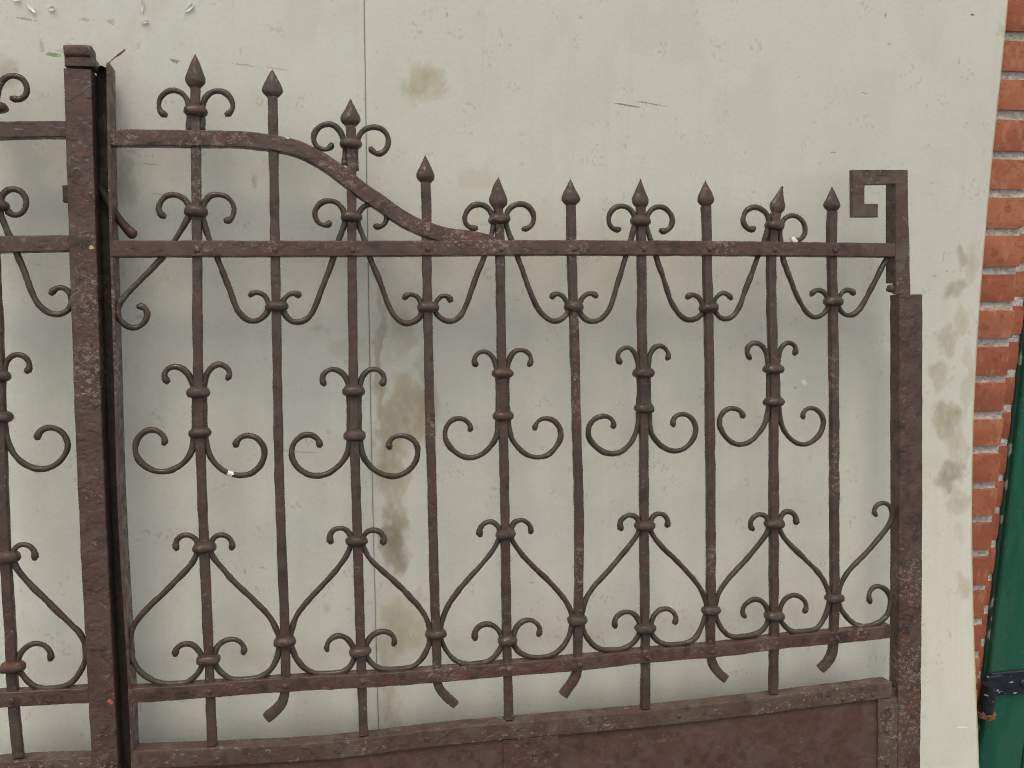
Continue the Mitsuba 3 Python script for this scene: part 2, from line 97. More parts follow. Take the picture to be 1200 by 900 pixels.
HEADS = {
1:[-131.9,330.2,-130.7,375.6,12.3],
2:[-34.8,321.3,-34.1,360.2,12.0],
3:[66.3,286.2,67.0,324.7,12.4],
4:[165.8,211.6,165.8,252.0,12.2],
5:[266.1,179.1,266.7,224.9,12.1],
6:[370.1,183.7,370.1,224.3,12.5],
7:[473.6,181.2,474.1,225.4,12.3],
8:[573.0,185.9,572.9,225.2,11.9],
9:[682.2,175.8,693.7,218.4,11.6],
10:[774.0,180.4,774.1,218.3,12.3],
0:[-377.7,321.6,-376.1,364.7,11.3],
}
COLLARS = {
0:[[-371.7,299.7,0],[-375.8,177.8,0],[-380.6,-36.3,0],[-380.3,-88.0,0],[-378.8,-266.2,0],[-378.3,-408.5,0]],
1:[[-132.2,302.4,0],[-135.8,173.1,0],[-139.9,-63.0,0],[-139.6,-116.0,0],[-139.0,-268.5,0],[-137.9,-418.9,0]],
2:[[-36.7,48.7,0],[-38.5,-402.7,0]],
3:[[65.9,265.4,0],[64.3,167.9,0],[61.6,-66.5,0],[61.4,-127.2,0],[60.5,-271.5,0],[61.5,-424.7,0]],
4:[[165.3,45.4,0],[166.6,-408.5,0]],
5:[[267.0,166.5,0],[268.0,-47.7,0],[267.5,-106.8,0],[268.0,-273.8,8],[268.1,-425.5,0]],
6:[[372.3,44.6,0],[370.8,-404.5,0]],
7:[[472.5,165.5,0],[474.9,-51.9,0],[475.2,-102.6,0],[474.6,-273.8,0],[473.5,-424.3,0]],
8:[[575.7,40.7,0],[575.5,-405.3,0]],
9:[[680.2,160.2,0],[677.6,-51.1,0],[677.7,-99.6,0],[677.9,-282.3,0],[676.6,-421.4,0]],
10:[[775.1,47.7,0],[776.0,-401.1,0]],
}
RAILS = {
'right curved':[(-238.6,264.6),(-184.0,265.5),(-121.1,266.3),(-57.0,265.3),(-8.2,258.2),(-4.5,257.3),(13.6,248.8),(31.9,238.4),(50.1,225.2),(68.5,210.5),(87.0,196.6),(103.8,186.0),(123.8,171.0),(146.6,158.0),(172.2,148.4),(198.0,141.6),(226.9,139.9),(245.3,134.8),(263.8,129.7)],
'right upper':[(-240.3,123.7),(-125.4,124.1),(83.4,124.7),(306.7,126.2),(481.3,126.4),(625.1,125.9),(747.3,124.9),(876.8,123.9)],
'right lower':[(-238.9,-456.6),(-99.4,-459.1),(-27.3,-460.4),(127.8,-465.4),(259.9,-465.6),(371.9,-466.6),(461.7,-464.3),(607.6,-464.4),(675.9,-461.0),(773.9,-460.5),(867.2,-458.0)],
'left top':[(-423.2,268.3),(-365.0,270.9),(-283.7,274.1)],
'left upper':[(-428.8,127.8),(-370.4,129.1),(-284.8,130.9)],
'left lower':[(-451.6,-447.8),(-392.2,-447.9),(-280.5,-452.2)],
'right plate':[(-235.4,-541.9),(-102.0,-550.3),(32.7,-555.6),(125.9,-553.3),(270.6,-553.4),(396.1,-555.3),(460.6,-556.0),(606.9,-554.8),(675.5,-553.6),(867.3,-549.0)],
'left plate':[(-455.2,-538.3),(-395.7,-539.2),(-285.8,-545.6)],
}
KEY = [(800.4,242.3),(893.8,244.1),(894.6,179.0),(896.9,123.9),(898.4,57.0),(872.5,57.2),(872.4,222.1),(822.1,220.7),(821.4,192.2),(844.0,192.5),(844.0,172.8),(801.0,172.4)]
# ------------------------------------------------------------------ materials
def two(b):
    return {'type': 'twosided', 'bsdf': b}


def spot(p, c, r):
    """1 inside a ragged little patch round the point c."""
    d = dr.norm(p - mi.Point3f(*c)) / r
    return 1 - smoothstep(0.75, 1.0, d + 1.3 * (noise(p.x * 260, p.y * 260, p.z * 260) - 0.5))


def gate_at(u, v, w=0.0):
    return to_world([[u / 1000, v / 1000, w / 1000]])[0].tolist()


DROPPINGS = [(gate_at(RODS['vee 9R'][0][0] + 2, RODS['vee 9R'][0][1] - 2, 3), 0.007), (gate_at(-18.5, 274, 9), 0.005), (gate_at(-103, -174, 4), 0.0055)]
SCUFFS = [(gate_at(-133, 245), 0.040), (gate_at(-134, 205), 0.035), (gate_at(-128, 126), 0.020), (gate_at(-40, 126), 0.022), (gate_at(150, 152, 8), 0.030), (gate_at(205, 141, 8), 0.022),
          (gate_at(255, 130, 8), 0.045), (gate_at(375, 126, 8), 0.022), (gate_at(595, 126, 8), 0.028), (gate_at(-225, 265, 8), 0.026), (gate_at(-100, 267, 8), 0.05), (gate_at(50, 228, 8), 0.045),
          (gate_at(190, -463, 8), 0.022), (gate_at(262, -465, 8), 0.016), (gate_at(660, -461, 8), 0.022), (gate_at(815, -459, 8), 0.028), (gate_at(165, -462, 8), 0.02), (gate_at(374, 30), 0.03), (gate_at(376, -80), 0.05), (gate_at(370, -330), 0.05),
          (gate_at(575, -330), 0.03), (gate_at(778, -60), 0.05), (gate_at(778, -200), 0.06), (gate_at(168, -120), 0.03), (gate_at(-258, 60, 12), 0.05), (gate_at(-257, -30, 12), 0.06), (gate_at(-262, -560, 12), 0.04), (gate_at(905, -380, 11), 0.05), (gate_at(900, -520, 11), 0.06), (gate_at(890, -600, 11), 0.06)]
DABS = [(gate_at(-263, 126, 12), 0.0032, (0.55, 0.45, 0.12)), (gate_at(-260, -461, 12), 0.0030, (0.50, 0.12, 0.10))]


def iron_color(base, alt, pale, dark, wear=1.0, rust=0.5):
    def fn(p, n, uv):
        a = fbm(p.x * 42, p.y * 42, p.z * 30, 3)
        b = fbm(p.x * 210 + 7, p.y * 210, p.z * 170, 3)
        c = noise(p.x * 620, p.y * 620, p.z * 560)
        col = mix(base, alt, smoothstep(0.38, 0.66, a))
        col = mix(col, dark, 0.7 * smoothstep(0.54, 0.72, fbm(p.x * 75 + 31, p.y * 75, p.z * 48 + 5, 4)))
        chips = smoothstep(0.635, 0.69, 0.62 * b + 0.38 * c) * smoothstep(0.42, 0.56, fbm(p.x * 24 + 3, p.y * 24, p.z * 20 + 9, 2))
        col = mix(col, pale, wear * 0.62 * chips)
        scuffed = mi.Float(0)
        for at, r in SCUFFS:
            scuffed = dr.maximum(scuffed, 1 - smoothstep(0.4, 1.0, dr.norm(p - mi.Point3f(*at)) / r))
        col = mix(col, pale, 0.55 * scuffed * smoothstep(0.50, 0.64, 0.6 * b + 0.4 * c))
        orange = smoothstep(0.67, 0.74, fbm(p.x * 60 + 90, p.y * 60, p.z * 50 + 40, 3))
        col = mix(col, (0.17, 0.06, 0.026), rust * orange)
        for at, r in DROPPINGS:
            col = mix(col, (0.72, 0.72, 0.70), spot(p, at, r))
        for at, r, k in DABS:
            col = mix(col, k, 0.85 * spot(p, at, r))
        return col
    return fn


def iron_height(k, fine=1.0):
    def fn(p, n, uv):
        flakes = smoothstep(0.50, 0.56, fbm(p.x * 70 * k, p.y * 70 * k, p.z * 55 * k, 3))
        return 0.5 * flakes + fine * 0.5 * fbm(p.x * 300 * k, p.y * 300 * k, p.z * 300 * k, 2)
    return fn


def gloss(rough):
    def fn(p, n, uv):
        return rough - 0.10 + 0.30 * smoothstep(0.35, 0.65, fbm(p.x * 110 + 13, p.y * 110, p.z * 110, 2))
    return fn


def iron(name, color, rough, k=1.0, height=0.0007, fine=1.0):
    scene[name] = two({'type': 'bumpmap', 'arbitrary': proc(iron_height(k, fine), eps=4e-4), 'scale': height,
                       'bsdf': {'type': 'principled', 'base_color': proc(color), 'roughness': proc(gloss(rough)), 'specular': 0.40}})


iron('frame_paint', iron_color((0.072, 0.039, 0.032), (0.085, 0.053, 0.045), (0.25, 0.20, 0.165), (0.034, 0.023, 0.020), 0.7, 0.28), 0.40, 1.0, 0.0010)
iron('bar_paint', iron_color((0.070, 0.040, 0.033), (0.062, 0.045, 0.036), (0.24, 0.20, 0.16), (0.033, 0.023, 0.019), 0.55, 0.22), 0.42, 1.0, 0.0009)
iron('scroll_paint', iron_color((0.056, 0.046, 0.034), (0.050, 0.036, 0.027), (0.22, 0.19, 0.14), (0.030, 0.023, 0.018), 0.5, 0.15), 0.36, 1.0, 0.0008)
iron('weathered_paint', iron_color((0.076, 0.046, 0.037), (0.096, 0.070, 0.057), (0.27, 0.22, 0.18), (0.046, 0.028, 0.022), 1.0, 0.3), 0.55, 1.0, 0.0013)
iron('sheet_paint', iron_color((0.080, 0.044, 0.036), (0.090, 0.057, 0.049), (0.20, 0.15, 0.12), (0.058, 0.032, 0.026), 0.5, 0.14), 0.42, 0.55, 0.0008, 0.4)
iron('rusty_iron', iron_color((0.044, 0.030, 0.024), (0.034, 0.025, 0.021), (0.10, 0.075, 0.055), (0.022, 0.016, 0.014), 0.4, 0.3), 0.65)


def bz(v):
    return ORIGIN[2] + 0.98510933 * v + 0.1719291 * float(bow(v))


# marks on the boards: (u, v, half width, half height, strength, colour), all in metres on the boards
STAINS = [(0.103, -0.040, 0.009, 0.120, 0.55, (0.32, 0.28, 0.19)), (0.172, -0.060, 0.012, 0.060, 0.40, (0.40, 0.36, 0.24)), (0.135, -0.230, 0.010, 0.060, 0.45, (0.36, 0.32, 0.22)), (0.113, -0.560, 0.012, 0.05, 0.3, (0.40, 0.37, 0.27)), (0.176, 0.366, 0.040, 0.030, 0.62, (0.42, 0.36, 0.23)), (0.137, 0.020, 0.028, 0.055, 0.45, (0.38, 0.34, 0.23)), (0.150, -0.105, 0.046, 0.062, 0.70, (0.36, 0.30, 0.19)),
          (0.116, -0.170, 0.020, 0.085, 0.60, (0.33, 0.28, 0.18)), (0.121, -0.300, 0.026, 0.056, 0.85, (0.28, 0.24, 0.17)), (0.132, -0.425, 0.036, 0.050, 0.55, (0.40, 0.35, 0.22)),
          (0.104, -0.500, 0.014, 0.070, 0.40, (0.38, 0.34, 0.23)), (0.060, -0.010, 0.040, 0.020, 0.32, (0.38, 0.34, 0.25)), (0.020, 0.012, 0.016, 0.012, 0.30, (0.36, 0.32, 0.23)),
          (1.052, 0.123, 0.012, 0.020, 0.55, (0.35, 0.32, 0.23)), (1.046, 0.068, 0.026, 0.020, 0.60, (0.35, 0.33, 0.24)), (1.062, 0.020, 0.020, 0.028, 0.45, (0.42, 0.38, 0.25)),
          (1.039, -0.016, 0.020, 0.026, 0.55, (0.37, 0.35, 0.26)), (1.030, -0.073, 0.022, 0.024, 0.55, (0.38, 0.36, 0.27)), (1.046, -0.150, 0.026, 0.040, 0.70, (0.35, 0.33, 0.24)),
          (1.072, 0.110, 0.016, 0.050, 0.40, (0.40, 0.37, 0.27)), (1.080, -0.090, 0.012, 0.070, 0.40, (0.42, 0.38, 0.27)), (1.066, -0.195, 0.024, 0.030, 0.50, (0.42, 0.37, 0.25)), (1.056, -0.245, 0.030, 0.028, 0.75, (0.31, 0.29, 0.22)), (1.070, -0.290, 0.024, 0.022, 0.50, (0.40, 0.37, 0.27)),
          (1.076, -0.435, 0.016, 0.026, 0.50, (0.44, 0.38, 0.26)), (1.075, -0.340, 0.016, 0.020, 0.30, (0.44, 0.40, 0.29)), (-0.232, 0.222, 0.020, 0.034, 0.50, (0.35, 0.34, 0.25)),
          (-0.372, 0.355, 0.018, 0.030, 0.45, (0.35, 0.34, 0.27)), (0.250, 0.235, 0.030, 0.020, 0.25, (0.44, 0.40, 0.30)), (1.090, 0.470, 0.010, 0.016, 0.5, (0.44, 0.42, 0.25))]
SMEARS = [(0.885, 0.487, 0.0022, 0.0040, 0.7, (0.18, 0.17, 0.13)), (0.895, 0.445, 0.003, 0.0022, 0.5, (0.24, 0.22, 0.17)), (0.858, 0.372, 0.006, 0.0013, 0.6, (0.26, 0.22, 0.14)), (0.878, 0.322, 0.005, 0.0013, 0.5, (0.28, 0.27, 0.2)), (0.812, 0.282, 0.006, 0.0014, 0.6, (0.24, 0.22, 0.15)), (1.020, 0.425, 0.002, 0.006, 0.4, (0.3, 0.3, 0.25)), (0.40, 0.46, 0.004, 0.003, 0.4, (0.3, 0.3, 0.24)), (0.205, 0.455, 0.0022, 0.004, 0.5, (0.26, 0.25, 0.2)), (0.62, 0.41, 0.003, 0.0014, 0.4, (0.3, 0.3, 0.24)), (-0.314, 0.381, 0.010, 0.0030, 0.85, (0.16, 0.27, 0.10)), (-0.326, 0.390, 0.004, 0.008, 0.45, (0.22, 0.34, 0.16)), (-0.300, 0.386, 0.010, 0.004, 0.45, (0.24, 0.36, 0.18)), (-0.271, 0.427, 0.008, 0.0024, 0.6, (0.30, 0.34, 0.18)),
          (-0.162, 0.379, 0.0065, 0.0028, 0.9, (0.17, 0.24, 0.09)), (-0.070, 0.3770, 0.020, 0.0014, 0.6, (0.30, 0.32, 0.18)), (-0.030, 0.3745, 0.020, 0.0012, 0.55, (0.33, 0.35, 0.18)),
          (-0.240, 0.425, 0.005, 0.004, 0.6, (0.33, 0.28, 0.18)), (-0.345, 0.424, 0.012, 0.0016, 0.6, (0.25, 0.22, 0.16)), (1.035, 0.494, 0.0032, 0.0020, 0.9, (0.05, 0.05, 0.04)),
          (0.474, 0.3420, 0.022, 0.0014, 0.85, (0.16, 0.13, 0.10)), (0.508, 0.3460, 0.026, 0.0011, 0.8, (0.20, 0.17, 0.13)), (-0.012, -0.159, 0.026, 0.0012, 0.6, (0.28, 0.26, 0.20)),
          (0.783, -0.078, 0.0048, 0.0048, 1.0, (0.86, 0.87, 0.86)), (0.768, -0.087, 0.004, 0.002, 0.6, (0.24, 0.22, 0.16)), (1.066, -0.668, 0.012, 0.0014, 0.9, (0.86, 0.86, 0.84)),
          (1.030, 0.098, 0.004, 0.002, 0.6, (0.25, 0.25, 0.22)), (1.010, 0.090, 0.006, 0.0015, 0.6, (0.25, 0.25, 0.22)), (1.022, 0.118, 0.002, 0.006, 0.5, (0.3, 0.3, 0.26)),
          (-0.200, 0.245, 0.012, 0.0012, 0.5, (0.26, 0.26, 0.2)), (-0.187, 0.205, 0.013, 0.0010, 0.5, (0.25, 0.25, 0.2)), (-0.065, 0.225, 0.004, 0.010, 0.5, (0.3, 0.3, 0.25)),
          (0.020, -0.390, 0.006, 0.009, 0.35, (0.36, 0.36, 0.3)), (-0.095, -0.330, 0.002, 0.006, 0.5, (0.3, 0.3, 0.26)), (-0.070, -0.325, 0.006, 0.0016, 0.5, (0.3, 0.3, 0.26)),
          (0.330, -0.375, 0.005, 0.0018, 0.55, (0.28, 0.27, 0.22)), (-0.28, 0.30, 0.002, 0.002, 0.5, (0.3, 0.3, 0.25)), (0.290, -0.33, 0.003, 0.003, 0.45, (0.3, 0.3, 0.25))]


def board_color(tone, cool):
    def fn(p, n, uv):
        wx = 0.034 * (fbm(p.x * 44, 0.0, p.z * 30, 4) - 0.5)
        wz = 0.044 * (fbm(p.x * 44 + 50, 0.0, p.z * 30, 4) - 0.5)
        grain = fbm(p.x * 120 + 11, 3.0, p.z * 60, 3)
        col = mix(tone, cool, smoothstep(0.32, 0.68, fbm(p.x * 5 + 2, 1.0, p.z * 3, 3)))
        col = mix(col, (0.53, 0.535, 0.455), 0.26 * smoothstep(0.52, 0.70, fbm(p.x * 16 + 40, 5.0, p.z * 9, 3)))
        run = fbm(p.x * 70 + 5, 9.0, p.z * 3.0, 3)
        col = mix(col, (0.50, 0.50, 0.44), 0.12 * smoothstep(0.54, 0.72, run))
        for u, v, rx, rz, k, c in STAINS:
            d = dr.sqrt(dr.square((p.x + wx - u) / rx) + dr.square((p.z + wz - bz(v)) / rz))
            body = 1 - smoothstep(0.35, 1.15, d + 0.55 * (grain - 0.5))
            rim = smoothstep(0.40, 0.90, d) * 0.5
            col = mix(col, c, dr.minimum(0.95, 1.95 * k * body * (0.62 + 0.38 * rim) * (0.70 + 0.9 * (grain - 0.3))))
        for u, v, rx, rz, k, c in SMEARS:
            d = dr.sqrt(dr.square((p.x + 0.08 * wz - u) / rx) + dr.square((p.z + 0.10 * wx - bz(v) + 0.12 * (p.x - u)) / rz))
            col = mix(col, c, k * (1 - smoothstep(0.55, 1.1, d + 0.9 * (noise(p.x * 600, 1.0, p.z * 600) - 0.5))))
        # the yellowed rim along the right edge of the sheet
        col = mix(col, (0.44, 0.38, 0.20), 0.8 * smoothstep(1.0925, 1.0955, p.x + 0.1 * wx))
        ticks = smoothstep(0.66, 0.72, fbm(p.x * 38 + 7, 2.0, p.z * 30, 3)) * smoothstep(0.60, 0.72, fbm(p.x * 260, 4.0, p.z * 170, 2))
        col = mix(col, (0.34, 0.33, 0.27), 0.32 * ticks)
        return mix(col, (0.40, 0.39, 0.33), 0.10 * smoothstep(0.45, 0.8, fbm(p.x * 300, 8.0, p.z * 220, 2)))
    return fn


def board_height(p, n, uv):
    return 0.6 * fbm(p.x * 28, p.y * 28, p.z * 20, 3) + 0.12 * noise(p.x * 260, p.y * 260, p.z * 260)


def board(name, tone, cool):
    scene[name] = two({'type': 'bumpmap', 'arbitrary': proc(board_height, eps=1e-3), 'scale': 0.0012,
                       'bsdf': {'type': 'principled', 'base_color': proc(board_color(tone, cool)), 'roughness': 0.48, 'specular': 0.4}})


board('board_cool', (0.622, 0.636, 0.578), (0.610, 0.628, 0.584))
board('board_warm', (0.622, 0.630, 0.560), (0.608, 0.622, 0.568))
scene['board_back'] = two({'type': 'diffuse', 'reflectance': {'type': 'rgb', 'value': [0.45, 0.43, 0.36]}})
scene['flake_paint'] = two({'type': 'diffuse', 'reflectance': {'type': 'rgb', 'value': [0.78, 0.78, 0.75]}})


def brick_color(a, b):
    def fn(p, n, uv):
        col = mix(a, b, smoothstep(0.35, 0.65, fbm(p.x * 24, p.y * 24, p.z * 30, 3)))
        col = mix(col, (0.20, 0.075, 0.045), 0.55 * smoothstep(0.60, 0.72, fbm(p.x * 70 + 9, p.y * 70, p.z * 70, 3)))
        col = mix(col, (0.50, 0.30, 0.20), 0.35 * smoothstep(0.56, 0.75, fbm(p.x * 120 + 60, p.y * 120, p.z * 45 + 8, 4)))
        return mix(col, (0.12, 0.065, 0.05), 0.4 * smoothstep(0.77, 0.84, noise(p.x * 210, p.y * 210, p.z * 210)))
    return fn


def brick_height(p, n, uv):
    return 0.5 * fbm(p.x * 90, p.y * 90, p.z * 90, 3) + 0.5 * noise(p.x * 420, p.y * 420, p.z * 420)


for name, a, b in (('brick_red', (0.35, 0.118, 0.070), (0.30, 0.098, 0.062)), ('brick_orange', (0.42, 0.165, 0.092), (0.37, 0.132, 0.076)), ('brick_dark', (0.34, 0.115, 0.068), (0.40, 0.140, 0.080))):
    scene[name] = two({'type': 'bumpmap', 'arbitrary': proc(brick_height, eps=6e-4), 'scale': 0.0012, 'bsdf': {'type': 'principled', 'base_color': proc(brick_color(a, b)), 'roughness': 0.85, 'specular': 0.25}})


def mortar_color(p, n, uv):
    g = fbm(p.x * 160, p.y * 160, p.z * 160, 3)
    col = mix((0.48, 0.47, 0.43), (0.66, 0.65, 0.61), smoothstep(0.35, 0.65, g))
    return mix(col, (0.22, 0.21, 0.18), 0.6 * smoothstep(0.66, 0.74, noise(p.x * 380, p.y * 380, p.z * 380)))


scene['mortar'] = two({'type': 'bumpmap', 'arbitrary': proc(lambda p, n, uv: fbm(p.x * 190, p.y * 190, p.z * 190, 3), eps=5e-4), 'scale': 0.003,
                       'bsdf': {'type': 'diffuse', 'reflectance': proc(mortar_color)}})


def green_color(p, n, uv):
    g = fbm(p.x * 60, p.y * 60, p.z * 8, 3)
    col = mix((0.009, 0.088, 0.055), (0.011, 0.104, 0.066), smoothstep(0.35, 0.65, g))
    col = mix(col, (0.035, 0.12, 0.088), 0.5 * smoothstep(0.50, 0.66, fbm(p.x * 22 + 3, p.y * 22, p.z * 4, 4)))
    return mix(col, (0.05, 0.13, 0.10), 0.6 * smoothstep(0.66, 0.74, fbm(p.x * 240, p.y * 240, p.z * 160, 2)))


scene['green_paint'] = two({'type': 'bumpmap', 'arbitrary': proc(lambda p, n, uv: fbm(p.x * 160, p.y * 160, p.z * 22, 3), eps=6e-4), 'scale': 0.0007,
                            'bsdf': {'type': 'principled', 'base_color': proc(green_color), 'roughness': 0.42, 'specular': 0.45}})
scene['green_edge'] = two({'type': 'principled', 'base_color': proc(lambda p, n, uv: mix((0.012, 0.045, 0.032), (0.20, 0.24, 0.20), smoothstep(0.60, 0.68, fbm(p.x * 90, p.y * 90, p.z * 30, 3)))), 'roughness': 0.6})


def hinge_color(p, n, uv):
    c = mix((0.012, 0.016, 0.027), (0.018, 0.024, 0.038), noise(p.x * 120, p.y * 120, p.z * 120))
    c = mix(c, (0.5, 0.52, 0.54), 0.9 * smoothstep(0.70, 0.76, fbm(p.x * 90 + 4, p.y * 90, p.z * 170, 3)))
    return c


scene['hinge_paint'] = two({'type': 'bumpmap', 'arbitrary': proc(iron_height(1.0), eps=4e-4), 'scale': 0.0008, 'bsdf': {'type': 'principled', 'base_color': proc(hinge_color), 'roughness': 0.38, 'specular': 0.5}})
scene['rust'] = two({'type': 'principled', 'base_color': proc(lambda p, n, uv: mix((0.30, 0.12, 0.05), (0.10, 0.045, 0.025), smoothstep(0.35, 0.65, fbm(p.x * 200, p.y * 200, p.z * 200, 3)))), 'roughness': 0.85})
scene['twig_bark'] = two({'type': 'diffuse', 'reflectance': {'type': 'rgb', 'value': [0.20, 0.12, 0.09]}})
scene['paving'] = two({'type': 'diffuse', 'reflectance': proc(lambda p, n, uv: mix((0.085, 0.082, 0.078), (0.14, 0.135, 0.125), fbm(p.x * 9, p.y * 9, 0.0, 4)))})

# ------------------------------------------------------------------ helpers
count = {}


def key_for(name):
    n = count.get(name, 0)
    count[name] = n + 1
    return name if n == 0 else f'{name}_{n:03d}'


def add(name, mesh, bsdf, parent=None, smooth=38, **tags):
    key = key_for(name if parent is None else parent + '__' + name)
    scene[key] = ply(mesh, bsdf, smooth)
    if tags:
        labels[key] = tags
    return key


def curve(pts, step=0.0045, soften=0):
    """A smooth curve through the drawn points (mm) -> points every 'step' metres."""
    from scipy.interpolate import CubicSpline, PchipInterpolator
    from scipy.ndimage import gaussian_filter1d
    p = np.array(pts, float) / 1000
    t = np.r_[0, np.cumsum(np.linalg.norm(np.diff(p, axis=0), axis=1) ** 0.5)]
    q = CubicSpline(t, p)(np.linspace(0, t[-1], 1200)) if len(p) > 2 else np.linspace(p[0], p[-1], 400)
    s = np.r_[0, np.cumsum(np.linalg.norm(np.diff(q, axis=0), axis=1))]
    n = max(3, int(round(s[-1] / step)) + 1)
    q = np.stack([np.interp(np.linspace(0, s[-1], n), s, q[:, k]) for k in (0, 1)], 1)
    if soften:
        e = q[[0, -1]].copy()
        q = gaussian_filter1d(q, soften, axis=0, mode='nearest')
        q[0], q[-1] = e
    return q


def sweep(path, section, scale=None, rough=0.0, freq=90.0, seed=0, w0=0.0, lift=None):
    """Sweep a closed section [(a, w)] along the path in the gate's plane: a lies across the path, w out of the plane."""
    path, section = np.asarray(path), np.asarray(section)
    t = np.gradient(path, axis=0)
    t /= np.linalg.norm(t, axis=1, keepdims=True) + 1e-12
    nrm = np.stack([-t[:, 1], t[:, 0]], 1)
    n, m = len(path), len(section)
    sc = np.ones(n) if scale is None else np.asarray(scale)
    ww = np.zeros(n) if lift is None else np.asarray(lift)
    v = np.zeros((n, m, 3))
    v[:, :, :2] = path[:, None] + nrm[:, None] * (section[None, :, :1] * sc[:, None, None])
    v[:, :, 2] = section[None, :, 1] * sc[:, None] + w0 + ww[:, None]
    c = np.concatenate([path, (w0 + ww)[:, None]], 1)[:, None]
    if rough:
        r = meshkit.fbm(v * freq + seed * 7.13, 3, seed) - 0.5
        out = v - c
        v = v + out / (np.linalg.norm(out, axis=2, keepdims=True) + 1e-9) * (2 * rough * r)[..., None]
    v = np.concatenate([v.reshape(-1, 3), c[0], c[-1]])
    f = []
    for i in range(n - 1):
        for j in range(m):
            a, b = i * m + j, i * m + (j + 1) % m
            f += [(a, b, b + m), (a, b + m, a + m)]
    e0, e1 = n * m, n * m + 1
    for j in range(m):
        f += [(e0, (j + 1) % m, j), (e1, (n - 1) * m + j, (n - 1) * m + (j + 1) % m)]
    mesh = trimesh.Trimesh(to_world(v), np.array(f), process=False)
    if mesh.volume < 0:
        mesh.invert()
    return mesh


def disc(r, m=10, flat=1.0):
    a = np.arange(m) / m * 2 * np.pi
    return np.stack([r * np.cos(a), r * flat * np.sin(a)], 1)


def bar_section(ha, w_lo, w_hi, r=0.0015, k=2):
    """A rectangle with eased corners: half width ha across, from w_lo to w_hi."""
    out = []
    for cx, cw, a0 in ((ha - r, w_hi - r, 0), (-ha + r, w_hi - r, 90), (-ha + r, w_lo + r, 180), (ha - r, w_lo + r, 270)):
        for i in range(k + 1):
            a = math.radians(a0 + 90 * i / k)
            out.append((cx + r * math.cos(a), cw + r * math.sin(a)))
    return np.array(out)


def split_section(sec, longest=0.006):
    """More points along the long sides, so that the noise can dent them."""
    out = []
    for a, b in zip(sec, np.roll(sec, -1, axis=0)):
        n = max(1, int(np.linalg.norm(b - a) / longest))
        out += [a + (b - a) * i / n for i in range(n)]
    return np.array(out)


def blob(c, axis, rx, ry, rz, seed=0, power=2.6, rough=0.0012, nu=22, nv=12):
    """A forged band: a rounded bulge round the point c (u, v, w), ry along 'axis' (in the plane), rx across, rz out of the plane."""
    ax = np.array([axis[0], axis[1]]) / np.hypot(*axis)
    ac = np.array([ax[1], -ax[0]])
    th = np.linspace(-np.pi / 2, np.pi / 2, nv + 1)
    ph = np.arange(nu) / nu * 2 * np.pi
    sg = lambda x, e: np.sign(x) * np.abs(x) ** e  # noqa: E731
    v = []
    for a in th:
        h, k = sg(np.sin(a), 0.75), np.abs(np.cos(a)) ** 0.62
        k *= 1 - 0.16 * max(0.0, np.sin(a))
        k = max(k, 0.45) if abs(a) < np.pi / 2 - 1e-6 else 0.35
        for b in ph:
            x, z = rx * k * sg(np.cos(b), 2 / power), rz * k * sg(np.sin(b), 2 / power)
            v.append((c[0] + ac[0] * x + ax[0] * ry * h, c[1] + ac[1] * x + ax[1] * ry * h, c[2] + z))
    v = np.array(v)
    v += (meshkit.fbm(v * 130 + seed, 3, seed)[:, None] - 0.5) * 2 * rough * np.array([1, 1, 1]) * np.sign(v - np.array(c))
    f = []
    for i in range(nv):
        for j in range(nu):
            a, b = i * nu + j, i * nu + (j + 1) % nu
            f += [(a, b, b + nu), (a, b + nu, a + nu)]
    n = len(v)
    v = np.vstack([v, v[:nu].mean(0), v[-nu:].mean(0)])
    for j in range(nu):
        f += [(n, (j + 1) % nu, j), (n + 1, nv * nu + j, nv * nu + (j + 1) % nu)]
    mesh = trimesh.Trimesh(to_world(v), np.array(f), process=False)
    if mesh.volume < 0:
        mesh.invert()
    return mesh


def plate(poly, w_lo, w_hi, parent, name, bsdf, rough=0.0, **tags):
    """A flat plate in the gate's plane cut to the polygon (mm), with a chamfered front edge and slightly uneven faces."""
    import shapely
    p = shapely.Polygon(np.array(poly) / 1000)
    body = trimesh.creation.extrude_polygon(p, w_hi - w_lo - 0.001, engine='earcut')
    body.apply_translation([0, 0, w_lo])
    inner = p.buffer(-0.001, join_style=2)
    cap = trimesh.creation.extrude_polygon(inner, 0.002, engine='earcut')
    cap.apply_translation([0, 0, w_hi - 0.002])
    m = trimesh.util.concatenate([body, cap])
    if rough:
        m = m.subdivide_to_size(0.012, max_iter=12)
        v = np.array(m.vertices)
        v[:, :2] += (np.stack([meshkit.fbm(v * 90, 3, 3), meshkit.fbm(v * 90 + 40, 3, 4)], 1) - 0.5) * 2 * rough
        m.vertices = v
    m = trimesh.Trimesh(to_world(np.array(m.vertices)), m.faces, process=False)
    return add(name, m, bsdf, parent, False, **tags)


def rivet(u, v, w, parent, r=0.0042, h=0.0024, name='rivet'):
    m = trimesh.creation.icosphere(2)
    x = np.array(m.vertices)
    x = x[:, :] * np.array([r, r, h]) * (1 + 0.25 * (meshkit.fbm(x * 1.7 + u * 90 + v * 31, 2, 5)[:, None] - 0.5)) + np.array([u / 1000, v / 1000, w])
    return add(name, trimesh.Trimesh(to_world(x), m.faces, process=False), 'frame_paint', parent, True)


# ------------------------------------------------------------------ the ground
scene['ground'] = {'type': 'rectangle', 'to_world': T().scale([30, 30, 1]), 'bsdf': {'type': 'ref', 'id': 'paving'}}
labels['ground'] = {'kind': 'structure', 'label': 'grey paved ground below the gate and the boards', 'category': 'ground'}

